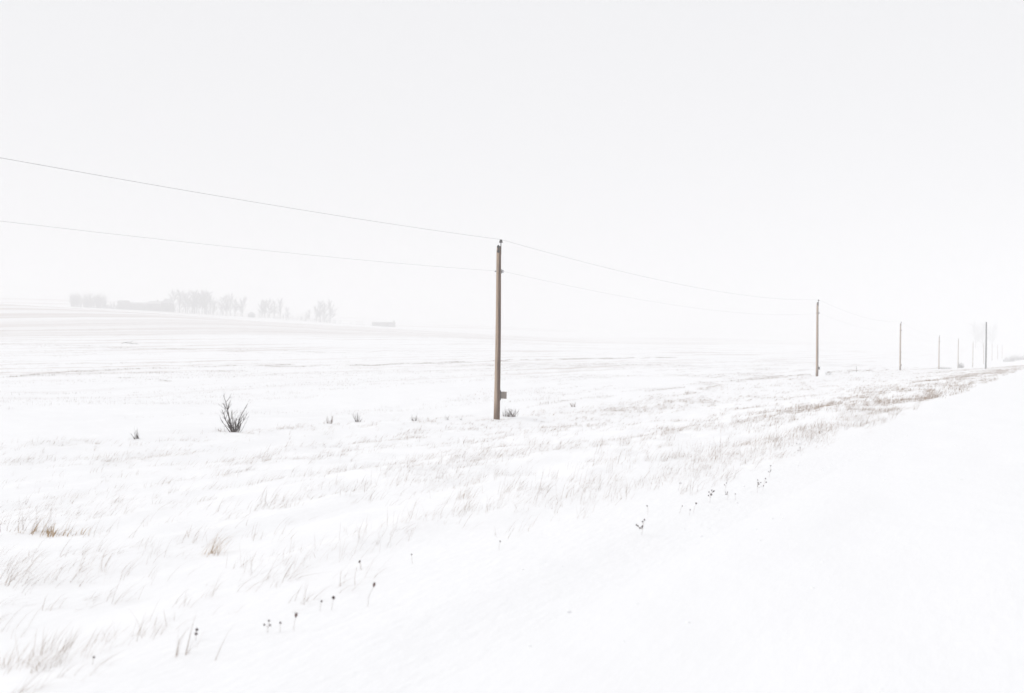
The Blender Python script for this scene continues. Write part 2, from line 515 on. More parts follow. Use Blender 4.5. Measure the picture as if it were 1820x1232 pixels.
for i, s in enumerate(POLE_S):
    z0 = gz(s, POLE_P)
    base = Vector((-POLE_P, s, z0))
    h = min(on_plane(X_S[i] + 2, TOP_Y[i], POLE_P).z - z0, 10.0)
    t = empty("utility_pole", base, POLE_LABELS[i], "utility pole", "wooden utility poles along the fence line")
    POLES.append(t)
    sh = shaft_mesh(i, h, .165, .118, 20 if i < 3 else 10, 26 if i < 3 else 12)
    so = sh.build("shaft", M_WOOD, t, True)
    R, Fw, U = CR, F0, Vector((0, 0, 1))
    # pole-top pin and insulator, set on the right of the top
    c0 = R * .10 - Fw * .02
    MB().tube([c0 + U * (h - .42), c0 + U * (h - .02), c0 + U * (h + .15), c0 + R * .01 + U * (h + .21)], [.026, .026, .022, .018], 8).build("insulator_pin", M_STEEL, t)
    ins = MB().tube([c0 + U * (h + .185), c0 + U * (h + .21), c0 + U * (h + .26), c0 + U * (h + .275), c0 + U * (h + .32), c0 + U * (h + .345)],
              [.06, .095, .09, .06, .08, .06], 12).build("insulator", M_PORC, t, True)
    if i < 4:
        MB().tube([c0 + U * (h + .15), c0 + U * (h + .19)], [.05, .045], 10).build("insulator_collar", M_CERAM, t, True)
        # steel plate and two through bolts facing the road
        f = -Fw * .118 - R * .03
        MB().box(f + U * (h - .14), (.07, .02, .40), (R, Fw, U)).build("bracket_plate", M_STEEL, t)
        for dz in (-.02, -.26):
            MB().tube([f + U * (h + dz), f - Fw * .075 + U * (h + dz)], [.075, .066], 10).build("bracket_bolt", M_STEEL, t, True)
        # neutral wire spool on a through bolt
        zl = h - 1.28
        MB().tube([R * -.20 + U * zl, R * .26 + U * zl], [.014, .014], 6).build("neutral_bolt", M_STEEL, t)
        MB().tube([R * -.19 + U * zl, R * -.16 + U * zl], [.035, .035], 8).build("bolt_nut", M_STEEL, t)
        MB().box(R * .155 + U * zl, (.03, .05, .22), (R, Fw, U)).build("clevis", M_STEEL, t)
        MB().tube([R * .215 + U * (zl - .075), R * .215 + U * (zl - .045), R * .215 + U * zl, R * .215 + U * (zl + .045), R * .215 + U * (zl + .075)],
                  [.055, .055, .034, .055, .055], 10).build("spool_insulator", M_CERAM, t, True)
    if i == 0:
        D = (R * .80 - Fw * .60).normalized()                    # board stands out to the right, towards the road
        MB().box(R * .175 + U * 1.24 - Fw * .03, (.06, .09, .52), (R, Fw, U)).build("board_bracket", M_BARK, t)
        b = MB().box(R * .19 + D * .20 - Fw * .04 + U * 1.25, (.36, .03, .36), (D, D.cross(U), U)).build("marker_board", M_BOARD, t)
        MB().box(R * .19 + D * .20 - Fw * .04 + D.cross(U) * .025 + U * 1.25, (.34, .02, .05), (D, D.cross(U), U)).build("batten", M_BOARD, b)
    elif i == 1:
        MB().box(R * .25 + U * .98, (.16, .2, .30), (R, Fw, U)).build("meter_box", M_BARK, t)
        MB().box(R * .25 + U * 1.15, (.20, .25, .03), (R, Fw, U)).build("box_lid", M_STEEL, t)
    elif i == 2:
        MB().box(R * .20 + U * .95, (.12, .16, .35), (R, Fw, U)).build("meter_box", M_BOARD, t)
    WIRE_TOP.append(base + c0 + U * (h + .355))
    WIRE_LOW.append(base + R * .265 + U * (h - 1.28))

# wires: sagging between the poles; the nearest span starts at a pole behind the camera
def wire(name, pts, sag, rad, label, first_drop):
    s0 = pts[0] + Vector((0, -80, 0)); s0.z = pts[0].z + first_drop
    P = [s0] + pts
    mbp = []
    for a, b in zip(P[:-1], P[1:]):
        L = (b - a).length; n = 26
        for k in range(n):
            u = k / n; q = a.lerp(b, u); q.z -= 4 * sag * (L / 80) ** 2 * u * (1 - u)
            mbp.append(q)
    mbp.append(P[-1])
    o = MB().tube(mbp, [rad] * len(mbp), 5).build(name, M_WIRE, None, True)
    return tag(o, label, "wire", "wires strung along the pole line")
wire("power_wire", WIRE_TOP, .92, .0050, "upper dark power wire running over the tops of the wooden poles", .40)
wire("power_wire", WIRE_LOW, .95, .0028, "lower thin grey wire strung beneath the upper one on the poles", .25)

# dark pole without wires, nearer the road
q = at_depth(1752, 190)
t = empty("wireless_pole", q, "dark grey bare pole without wires near the road at right", "pole")
shaft_mesh(31, 8.85, .15, .125, 14, 16).build("shaft", M_GREYPOLE, t, True)
MB().tube([(0, 0, 8.84), (0, 0, 8.90)], [.135, .12], 12).build("pole_cap", M_STEEL, t)
MB().box(-F0 * .15 + Vector((0, 0, 1.9)), (.12, .02, .25), (CR, F0, Vector((0, 0, 1)))).build("number_plate", M_BOARD, t)

# ------------------------------------------------------------------ bare shrubs on the fence line
def branchy(mb, p, d, length, r, depth, rr, spread=.6, twigs=4, up=.15, lo=.3, hi=.55):
    """a tapering bent branch with side twigs"""
    n = 5; pts, rad = [Vector(p)], [r]
    q = Vector(p); d = Vector(d).normalized()
    for i in range(n):
        d = (d + Vector((rr.gauss(0, .10), rr.gauss(0, .10), rr.gauss(0, .06) + up * .3))).normalized()
        q = q + d * (length / n)
        pts.append(q.copy()); rad.append(r * (1 - .8 * (i + 1) / n))
    mb.tube(pts, rad, 4 if depth > 0 else 3, False)
    if depth > 0:
        for _ in range(twigs):
            k = rr.randint(1, n - 1) if depth > 1 else rr.randint(1, n)
            dd = (pts[k] - pts[k - 1]).normalized()
            side = Vector((rr.gauss(0, 1), rr.gauss(0, 1), rr.gauss(.2, .6))).normalized()
            branchy(mb, pts[k], dd + side * spread, length * rr.uniform(lo, hi), rad[k] * .65, depth - 1, rr, spread, twigs, up, lo, hi)

def img_dir(a, tilt=0.0):
    """lean a degrees right of upright as seen from the road, tilt away from the road"""
    return CR * math.sin(math.radians(a)) + Vector((0, 0, 1)) * math.cos(math.radians(a)) + F0 * tilt

def shrub(px, py, label, stems, group=None, mtl=None, name="bare_shrub", twr=.004, seed=1, cat="shrub"):
    q = hit(px, py)
    t = empty(name, q, label, cat, group)
    rr = random.Random(seed)
    for (off, ang, ln, r, depth, tw) in stems:
        mb = MB(); r *= 1.35
        branchy(mb, CR * off + F0 * rr.uniform(-.12, .12) - Vector((0, 0, .06)), img_dir(ang, rr.uniform(-.25, .25)), ln, r, depth, rr, .75, tw + 2, .1, .14, .38)
        mb.build("stem", mtl or M_BARK, t)
    return t

FG = "shrubs dotted along the fence line"
shrub(414, 768, "tallest bare dark shrub standing alone left of the nearest pole",
      [(-.03, -6, 1.42, .021, 2, 7), (-.015, -4, 1.15, .018, 2, 7), (.03, 4, .85, .012, 2, 6),
       *[(.02 + .02 * k, -12 + 2.6 * k + 6 * (k % 3), .45 + .07 * ((k * 5) % 7), .006, 2, 5) for k in range(6)], (-.02, -33, .95, .015, 2, 4), (-.02, -44, .80, .012, 1, 4), (.02, 22, .92, .014, 2, 4), (.10, 7, .62, .013, 2, 4),
       (.14, 10, .55, .012, 2, 4), (.18, 16, .50, .012, 2, 4), (.20, 40, .70, .006, 1, 3), (.06, 2, .55, .012, 2, 3), (.0, -12, .5, .012, 1, 4), (.12, -2, .45, .012, 1, 4),
       (.16, 24, .35, .011, 1, 4), (.06, 30, .95, .011, 2, 6), (.0, -24, 1.0, .011, 2, 6), (.06, 14, 1.15, .012, 2, 6), (.05, 12, .4, .012, 1, 4)], FG, seed=5)
def small(px, py, w, hgt, n, label, seed, r=.006, **k):
    rr = random.Random(seed)
    st = [(rr.uniform(-w, w), rr.gauss(0, 18), 1.25 * hgt * rr.uniform(.55, 1.1), 1.25 * r * rr.uniform(.7, 1.3), 1, 5) for _ in range(n + 2)]
    return shrub(px, py, label, st, FG, seed=seed, **k)
small(392, 767, .16, .20, 7, "low brown twiggy shrub touching the left foot of the tallest shrub", 11, .004, mtl=M_WSTEM)
small(244, 780, .05, .32, 6, "small lone dark shrub farthest left on the fence line", 12)
small(586, 753, .10, .30, 8, "brownish small shrub, first one right of the tallest shrub", 13, .005, mtl=M_WSTEM)
small(637, 750, .11, .36, 9, "upright spiky small shrub, second one right of the tallest shrub", 14)
small(735, 748, .08, .27, 8, "compact dark small shrub midway between tallest shrub and nearest pole", 15)
small(796, 747, .12, .28, 4, "sparse thin-stemmed small shrub just left of the nearest pole", 16, .004)
small(820, 747, .15, .16, 4, "tiny sprigs of shrub at the snow left of the nearest pole foot", 17, .0035)
small(905, 741, .38, .42, 30, "dense low twiggy shrub at the right foot of the nearest pole", 18, .0075, mtl=M_BRUSH)
small(1019, 723, .14, .30, 8, "small pale shrub alone on the snow right of the nearest pole", 19, .0075, mtl=M_WSTEM)
small(1473, 666, .5, .40, 10, "low scrubby shrub just right of the second pole", 20, .010)
small(1502, 664, .8, .38, 9, "thin ragged shrub between the second and third poles", 21, .008, mtl=M_WSTEM)

# thin fence post
q = hit(1522, 662)
t = empty("fence_post", q, "thin lone fence stake between the second and third poles", "post")
MB().tube([(0, 0, -.3), (.01, 0, .5), (.0, .01, .92)], [.035, .034, .03], 7).build("stake", M_BOARD, t)
MB().tube([(-.05, 0, .78), (.05, 0, .78)], [.008, .008], 5).build("wire_staple", M_STEEL, t)

def bush_mass(name, pos, w, d, h, n, seed, mtl, label, cat, r=.012, kind=None, lean=0.0, parent=None, rnd=1.0, ln=.6):
    """a dense bush of many twiggy stems"""
    rr = random.Random(seed); mb = MB()
    for _ in range(n):
        a = rr.uniform(0, 2 * math.pi); k = math.sqrt(rr.random())
        x, y = math.cos(a) * k * w / 2, math.sin(a) * k * d / 2
        hh = h * (1 - rnd * .55 * k * k) * rr.uniform(.7, 1.05)
        branchy(mb, CR * x + F0 * y - Vector((0, 0, .1)), img_dir(rr.gauss(x / max(w, .1) * 40, 10), rr.gauss(0, .2)), hh, r, 1, rr, ln, 7)
    return mb
def far_bush(px, dep, w, d, h, n, seed, label, r, name="dense_bush", dz=0, rnd=1.0):
    q = at_depth(px, dep)
    t = empty(name, q, label, "bush", "dark bushes beside the far poles")
    bush_mass("twigs", q, w, d, h, n, seed, M_BARK, None, None, r, rnd=rnd).build("twigs", M_BARK, t)
    MB().tube([(0, 0, -.3), (0, 0, h * .4)], [r * 3, r], 6).build("stem", M_BARK, t)
    return t
far_bush(1678, 262, 2.6, 1.6, .75, 60, 1, "low wide dark bush just right of the thin fourth pole", .022, rnd=.5)
far_bush(1707, 305, 1.6, 1.5, 2.0, 70, 2, "rounded dark shrub against the foot of a thin far pole", .024, name="rounded_shrub", rnd=1.1)
far_bush(1689, 264, .7, .6, .75, 10, 3, "tiny tuft of bush right of the low wide bush", .02)

# ------------------------------------------------------------------ far farmstead on the hill
FARM = 650.0
FK = FARM / 430.0                              # sizes below were measured for 430 m
def tree_mesh(seed, h, broad):
    rr = random.Random(seed); trunk, crown = MB(), MB()
    pts = [Vector((0, 0, -.5))]; rad = [.20]
    q = pts[0].copy()
    for i in range(8):
        q = q + Vector((rr.gauss(0, .10), rr.gauss(0, .10), h * .9 / 8)); pts.append(q.copy()); rad.append(.20 * (1 - (i + 1) / 9))
    trunk.tube(pts, rad, 7)
    for i in range(2, 9):
        for _ in range(4):
            a = rr.uniform(0, 6.283)
            d = Vector((math.cos(a), math.sin(a), rr.uniform(.55, 1.6)))
            branchy(crown, pts[i], d, h * broad * rr.uniform(.7, 1.15) * (1.25 - .08 * i), .085, 2, rr, .6, 8, .2)
    return trunk.mesh("trunk", M_TREE), crown.mesh("crown", M_TREE)
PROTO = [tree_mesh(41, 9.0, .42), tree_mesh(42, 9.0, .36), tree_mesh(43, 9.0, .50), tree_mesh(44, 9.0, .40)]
def tree(px, dep, h, k, label, group, rz, name="bare_tree"):
    q = at_depth(px, dep)
    t = empty(name, q, label, "tree", group, rz)
    for nm, me in zip(("trunk", "crown"), PROTO[k]):
        o = bpy.data.objects.new(nm, me); COL.objects.link(o); o.parent = t
    t.scale = (h / 9.0 * FK * random.uniform(.85, 1.25), h / 9.0 * FK, h / 9.0 * FK)
    return t
FT = "bare trees around the far farmstead"
TL = [(333, 8.8, "thin tree in the gap left of the central farm clump"), (346, 10.0, "tree set back between the first two of the central clump"),
      (354, 8.4, "shorter tree in the middle of the central farm clump"), (364, 9.2, "tree set back near the right of the central clump"),
      (373, 8.6, "thin last tree on the right fringe of the central clump"), (402, 8.6, "tree close left of the tall tree near the shed"),
      (417, 7.2, "shorter tree close right of the tall tree near the shed"), (471, 7.8, "thin tree between the first two right of the shed"),
      (487, 8.0, "thin tree between the last two right of the shed"), (510, 5.6, "short tree at the right end of the shed trees"),
      (562, 6.4, "short tree close left of the last farm tree pair"), (577, 8.2, "tree standing between the last farm tree pair"),
      (308, 9.2, "faint bare tree touching the right side of the gabled farmhouse"),
      (319, 9.8, "tall faint bare tree, second one right of the gabled farmhouse"),
      (329, 8.2, "shorter faint bare tree at the left edge of the tall central clump"),
      (342, 9.6, "leftmost tall tree of the dense central farm clump"),
      (350, 9.0, "second tree of the dense central farm clump"),
      (359, 10.2, "tallest tree of the dense central farm clump"),
      (368, 9.6, "rightmost tree of the dense central farm clump"),
      (380, 6.2, "short tree between the central clump and the next narrow tree"),
      (395, 8.0, "narrow bare tree alone right of the central farm clump"),
      (409, 9.8, "tall bare tree left of the tiny gabled shed"),
      (431, 8.0, "very faint bare tree just left of the tiny gabled shed"),
      (465, 7.6, "bare tree immediately right of the tiny gabled shed"),
      (478, 8.2, "middle tree of the three right of the tiny gabled shed"),
      (498, 9.2, "tallest of the three trees right of the tiny gabled shed"),
      (548, 4.8, "short spreading tree left of the last farm tree pair"),
      (569, 9.0, "tall tree, left one of the last farm tree pair"),
      (586, 9.3, "faint tall tree farthest right in the farm tree row")]
for k, (x, h, lb) in enumerate(TL):
    tree(x, FARM + (k * 37) % 30 - 10, h, k % 4, lb, FT, k * 1.3)

def gable_house(px, dep, w, d, hw, hr, label, cat, name, rz=0.0, chimney=None, side=True):
    """side=True: ridge runs across the view"""
    q = at_depth(px, dep); w, d, hw, hr = w * FK, d * FK, hw * FK, hr * FK
    if chimney is not None: chimney *= FK
    t = empty(name, q, label, cat, None, YAW + rz)
    x, y = w / 2, d / 2
    MB().box((0, 0, hw / 2 - .4), (w, d, hw + .8)).build("wall", M_WALL, t)
    e = .25
    if side:
        vs = [(-x-e, -y-e, hw), (x+e, -y-e, hw), (x+e, y+e, hw), (-x-e, y+e, hw), (-x-e, 0, hw+hr), (x+e, 0, hw+hr)]
        fs = [(0, 1, 5, 4), (2, 3, 4, 5), (0, 4, 3), (1, 2, 5), (3, 2, 1, 0)]
    else:
        vs = [(-x-e, -y-e, hw), (x+e, -y-e, hw), (x+e, y+e, hw), (-x-e, y+e, hw), (0, -y-e, hw+hr), (0, y+e, hw+hr)]
        fs = [(0, 4, 5, 3), (1, 2, 5, 4), (0, 1, 4), (2, 3, 5), (3, 2, 1, 0)]
    rf = MB().poly([(a, b, c + .02) for a, b, c in vs], fs).build("roof", M_ROOF, t)
    if chimney is not None:
        MB().box((chimney, 0, hw + hr), (.9, .9, 1.8)).build("chimney", M_WALL, rf)
    MB().box((w * .2, -y - .03, 1.0), (1.0, .06, 2.0)).build("door", M_GREYPOLE, t)
    MB().box((-w * .22, -y - .03, hw * .58), (.9, .06, .8)).build("window", M_GREYPOLE, t)
    return t
gable_house(220, FARM + 8, 3.8, 4.5, 3.4, .5, "boxy tall granary at the left end of the far farm buildings", "granary", "granary")
gable_house(244, FARM + 12, 8.0, 6, 2.6, .7, "long low barn beside the boxy granary behind the hedge", "barn", "long_barn")
gable_house(277, FARM + 14, 5.6, 6, 3.0, 1.3, "far farmhouse with a chimney right of the long barn", "house", "farmhouse", chimney=.7)
gable_house(298, FARM + 6, 3.8, 6, 3.6, 2.0, "far gabled farmhouse facing the road beside the bare trees", "house", "gabled_farmhouse", side=False)
gable_house(447, FARM - 4, 2.4, 3, 1.3, 1.1, "tiny gabled shed alone between two groups of farm trees", "shed", "gabled_shed", side=False)
gable_house(682, FARM, 9.6, 4, 1.5, .5, "long low shed alone far right of the farm trees", "shed", "low_shed", chimney=4.4)

# shelterbelt and hedge: wooded masses
def mass(name, spots, seed, label, mtl, n_twig=7, r=.05, ln=.6):
    rr = random.Random(seed); mb = MB()
    for (px, dep, h) in spots:
        q = at_depth(px, dep)
        branchy(mb, q - Vector((0, 0, .3)), Vector((rr.gauss(0, .12), rr.gauss(0, .12), 1)), FK * h * rr.uniform(.62, 1.08), FK * r, 2, rr, ln, n_twig)
    o = mb.build(name, mtl)
    return tag(o, label, "trees" if "belt" in name else "hedge", kind="stuff")
rr = random.Random(77)
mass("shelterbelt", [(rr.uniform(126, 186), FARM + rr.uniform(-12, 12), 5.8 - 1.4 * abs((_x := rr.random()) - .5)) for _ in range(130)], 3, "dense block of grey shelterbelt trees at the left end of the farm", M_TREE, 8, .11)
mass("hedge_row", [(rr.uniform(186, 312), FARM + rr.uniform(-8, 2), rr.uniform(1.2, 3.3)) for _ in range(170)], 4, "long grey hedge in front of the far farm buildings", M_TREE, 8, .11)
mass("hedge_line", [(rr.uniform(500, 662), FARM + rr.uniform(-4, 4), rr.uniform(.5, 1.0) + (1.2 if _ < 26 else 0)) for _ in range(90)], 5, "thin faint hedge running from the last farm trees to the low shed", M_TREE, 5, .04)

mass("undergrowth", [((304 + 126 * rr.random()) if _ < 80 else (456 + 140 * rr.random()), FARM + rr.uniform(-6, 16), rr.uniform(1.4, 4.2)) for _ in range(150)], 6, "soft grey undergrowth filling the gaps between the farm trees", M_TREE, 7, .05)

# trees and bushes far along the road
FR = "pale trees far along the road"
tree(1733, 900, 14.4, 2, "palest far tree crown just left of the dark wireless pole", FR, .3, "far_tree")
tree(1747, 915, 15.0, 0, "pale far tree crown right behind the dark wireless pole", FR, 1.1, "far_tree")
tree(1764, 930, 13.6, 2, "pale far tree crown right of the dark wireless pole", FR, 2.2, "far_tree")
for k, (x, dep, h, lb) in enumerate([(1793, 455, 2.6, "pale far roadside bush right of the farthest pole"),
                                     (1803, 470, 3.2, "middle pale bush on the far rise at the right edge"),
                                     (1814, 480, 3.0, "pale bush on the far rise cut by the right edge")]):
    b = far_bush(x, dep, 5, 4, h, 70, 50 + k, lb, .04, "roadside_bush"); b["group"] = "bushes on the far rise"

# ------------------------------------------------------------------ dead grass and stubble (uncountable)
WIND = np.array((CR * .86 + F0 * .50).to_tuple())          # blown to the right and away
def strands(name, base, length, lean, width, mtl, label, seed, curl=.5, segs=3, jitter=.55):
    """blades: base (N,3), bent over by the wind"""
    r = np.random.default_rng(seed); n = len(base)
    az = r.normal(0, jitter, n)
    ca, sa = np.cos(az), np.sin(az)
    wd = np.stack([WIND[0] * ca - WIND[1] * sa, WIND[0] * sa + WIND[1] * ca, np.zeros(n)], 1)
    sd = np.stack([-wd[:, 1], wd[:, 0], np.zeros(n)], 1)
    mix = r.normal(0, .7, n)[:, None]
    sd = sd * np.cos(mix) + wd * np.sin(mix)
    lv = []
    ang = lean.copy(); pt = base.copy(); pt[:, 2] -= .02
    lv.append(pt)
    for k in range(segs):
        d = wd * np.sin(ang)[:, None] + np.array([0, 0, 1.]) * np.cos(ang)[:, None]
        pt = pt + d * (length / segs)[:, None]
        lv.append(pt); ang = np.minimum(ang + curl * r.uniform(.4, 1.3, n) / segs * 1.5, 1.5)
    wk = [1, .85, .6, .0] if segs == 3 else ([1, .6, 0] if segs == 2 else [1, 0])
    per = 2 * segs + 1
    V = np.zeros((n, per, 3))
    for k in range(segs):
        off = sd * (width * wk[k] / 2)[:, None]
        V[:, 2*k] = lv[k] - off; V[:, 2*k+1] = lv[k] + off
    V[:, -1] = lv[-1]
    o0 = (np.arange(n) * per)[:, None]
    qs = [o0 + np.array([[2*k, 2*k+1, 2*k+3, 2*k+2]]) for k in range(segs - 1)]
    Q = np.concatenate(qs) if qs else np.zeros((0, 4), int)
    T = o0 + np.array([[2*segs-2, 2*segs-1, 2*segs]])
    o = bpy.data.objects.new(name, array_mesh(name, V.reshape(-1, 3), Q, T, mtl))
    COL.objects.link(o)
    return tag(o, label, "grass", kind="stuff")

def ground_pts(s, p): return np.stack([-p, s, ground_z(s, p)], 1)

# streaks of thicker grass, traced on the ground
BANDS = [  # photograph points, half-width in metres across, tufts per metre
    ([(66, 1048), (132, 1021), (190, 1000)], .35, 14),
    ([(0, 1090), (60, 1085), (130, 1120)], .5, 7),
    ([(198, 1064), (297, 1074), (373, 1054), (438, 1025), (501, 1015), (593, 982), (660, 960)], .42, 12),
    ([(690, 935), (760, 915), (830, 908)], .35, 10),
    ([(785, 894), (880, 888), (917, 884), (990, 872), (1061, 861), (1127, 848), (1246, 818)], .5, 13),
    ([(1180, 838), (1280, 812), (1416, 780), (1470, 765), (1540, 748)], .9, 9),
    ([(1440, 768), (1495, 752), (1515, 738), (1575, 725), (1646, 708)], 1.3, 8),
    ([(1560, 722), (1640, 700), (1700, 690), (1735, 674), (1792, 657), (1812, 650)], 2.4, 9),
    ([(1480, 700), (1560, 690), (1640, 680), (1740, 664)], 1.2, 10),
    ([(1380, 745), (1480, 720), (1600, 692), (1690, 672)], 1.6, 8),
    ([(1215, 702), (1300, 681), (1380, 672), (1450, 669)], .35, 22),
    ([(1100, 735), (1180, 722), (1250, 704)], 1.6, 10),
    ([(900, 742), (1000, 736), (1100, 730), (1290, 712)], .8, 7),
    ([(1290, 692), (1360, 686), (1450, 680), (1530, 672)], 1.0, 9),
    ([(1540, 662), (1600, 658), (1650, 655), (1700, 654)], .6, 14),
    ([(1650, 664), (1700, 658), (1760, 654), (1800, 652)], 2.5, 12),
    ([(880, 748), (800, 748), (640, 752), (420, 769)], .3, 3),
    ([(640, 780), (800, 775), (960, 770)], .8, 4),
    ([(300, 940), (420, 905), (560, 880)], 1.0, 3),
]
r2 = np.random.default_rng(21)
bs, bp_, bl = [], [], []
for pts, hw, dens in BANDS:
    W = [hit(*p) for p in pts]
    for a, b in zip(W[:-1], W[1:]):
        L = math.hypot(b.x - a.x, b.y - a.y)
        n = int(L * dens * hw * 2.2 * (1.9 - .9 * sstep(8, 30, a.y) - .76 * sstep(50, 130, a.y))) + 1
        u = r2.random(n); off = r2.normal(0, hw * .75, n)
        cs = a.y + (b.y - a.y) * u + r2.normal(0, .3, n); cp = -(a.x + (b.x - a.x) * u) + off
        keep = (vnoise(cs / 2.2, cp / .45, 8) * .6 + vnoise(cs / 7, cp / 1.6, 9) * .4) > .49
        bs.append(cs[keep]); bp_.append(cp[keep]); bl.append(np.full(keep.sum(), 1.0))
# thin scatter over the whole ditch and verge, patchy
n = 46000
s_ = 24 * np.exp(r2.random(n) * math.log(350 / 24)) - 22; p_ = r2.uniform(3.6, 25.5, n)
dn = vnoise(s_ / 5.0, p_ / 1.1, 11) * .6 + vnoise(s_ / 1.3, p_ / .5, 12) * .4
thr = .612 - .045 * sstep(45, 15, s_) - .03 * sstep(18, 8, p_) + .015 * sstep(40, 120, s_)
keep = (dn > thr) | (r2.random(n) < .07)
bs.append(s_[keep]); bp_.append(p_[keep]); bl.append(np.full(keep.sum(), .8))
ts, tp, tl = np.concatenate(bs), np.concatenate(bp_), np.concatenate(bl)
# each tuft gives a handful of blades
k = r2.integers(2, 7, len(ts))
idx = np.repeat(np.arange(len(ts)), k)
S = ts[idx] + r2.normal(0, .07, len(idx)); P = tp[idx] + r2.normal(0, .045, len(idx))
ok = (P > 3.55 + .8 * sstep(15, 4, S) + .5 * (vnoise(S / 1.5, P * 0, 15) - .5))
S, P, idx = S[ok], P[ok], idx[ok]
tuft_l = r2.uniform(.14, .34, len(ts)) * tl; tuft_a = np.clip(r2.normal(.72, .3, len(ts)), .1, 1.3)
ln = tuft_l[idx] * r2.uniform(.6, 1.25, len(idx))
dist = np.hypot(S, P)
wid = r2.uniform(.0015, .0034, len(idx)) * np.clip(dist / 18, 1, 2.6)
strands("ditch_grass", ground_pts(S, P), ln, tuft_a[idx] + r2.normal(0, .12, len(idx)), wid, M_GRASS,
        "dead brown grass bent by the wind through the ditch snow", 31)
print("grass strands", len(idx))

# upright sparse stems on the verge along the road edge
n = 4600
s_ = 3.5 + r2.random(n) ** 1.6 * 75; p_ = 4.9 + np.abs(r2.normal(0, 1.3, n)) - .7 + .5 * sstep(14, 5, s_)
keep = (vnoise(s_ / 1.1, p_ / .5, 14) > .52 + .2 * sstep(13, 6, s_)) & (p_ > 3.5 + .8 * sstep(15, 4, s_))
s_, p_ = s_[keep], p_[keep]
k = r2.integers(1, 4, len(s_)); idx = np.repeat(np.arange(len(s_)), k)
S = s_[idx] + r2.normal(0, .05, len(idx)); P = p_[idx] + r2.normal(0, .04, len(idx))
strands("verge_grass", ground_pts(S, P), r2.uniform(.08, .26, len(idx)), np.clip(r2.normal(.22, .22, len(idx)) + .45 * sstep(16, 6, S), -.4, 1.1), r2.uniform(.0012, .0024, len(idx)),
        M_GRASS, "sparse upright dead stems along the snowy road verge", 32, curl=.35, jitter=.9)

# stubble rows in the field
n = 420000
p_ = 27 + (r2.random(n) ** 1.7) * 190; s_ = r2.uniform(-5, 1, n) + r2.random(n) ** 1.3 * 320
phi = np.degrees(np.arctan2(p_, s_)); inview = (phi < 58) & (phi > 2)
row = .5 + .5 * np.cos(p_ / .34 * 2 * math.pi)
dn = vnoise(s_ / 26, p_ / 2.4, 21) * .55 + vnoise(s_ / 4, p_ / .8, 22) * .45
stripe = np.exp(-((p_ - (62 + 3 * vnoise(s_ / 40, s_ * 0, 3))) / 4.0) ** 2) * .13 + np.exp(-((p_ - 47) / 5.0) ** 2) * .05 + np.exp(-((p_ - 105) / 12) ** 2) * .04
bare = .10 * np.exp(-((p_ - 33) / 6.0) ** 2)
keep = inview & (dn + stripe - bare > .60) & (row > .35)
s_, p_ = s_[keep], p_[keep]
SB = [([(10, 672), (110, 662), (260, 656), (400, 651), (520, 648)], .5, 26), ([(70, 668), (200, 664), (330, 662), (440, 660)], 1.6, 11),
      ([(190, 672), (260, 675), (330, 680)], 1.2, 9), ([(480, 652), (620, 650), (760, 646), (900, 641), (1030, 638), (1200, 636)], .8, 30),
      ([(860, 652), (960, 650), (1100, 648), (1250, 652)], 3.5, 5), ([(420, 668), (560, 664), (700, 660)], 3.0, 3), ([(950, 672), (1100, 668), (1250, 668)], 2.5, 4),
      ([(0, 612), (120, 614), (300, 620), (460, 627)], 3.0, 5), ([(110, 620), (300, 621), (450, 622), (620, 628)], 1.2, 8)]
xs, xp = [s_], [p_]
for pts, hw, dens in SB:
    W = [hit(*p) for p in pts]
    for a, b in zip(W[:-1], W[1:]):
        n = int(math.hypot(b.x - a.x, b.y - a.y) * dens * hw * 4.2) + 1
        u = r2.random(n); cs = a.y + (b.y - a.y) * u; cp = -(a.x + (b.x - a.x) * u) + r2.normal(0, hw * .7, n)
        kp = (vnoise(cs / 3, cp / .7, 23) > .36)
        xs.append(cs[kp]); xp.append(cp[kp])
s_, p_ = np.concatenate(xs), np.concatenate(xp)
S = s_ + r2.normal(0, .03, len(s_)); P = p_
dist = np.hypot(S, P)
strands("field_stubble", ground_pts(S, P), r2.uniform(.09, .20, len(S)), np.abs(r2.normal(0.1, .25, len(S))), r2.uniform(.005, .009, len(S)) * np.clip(dist / 45, 1, 3.0),
        M_STUB, "short cut stubble poking through the field snow in rows", 33, curl=.2, segs=1, jitter=1.5)
print("stubble", len(S))

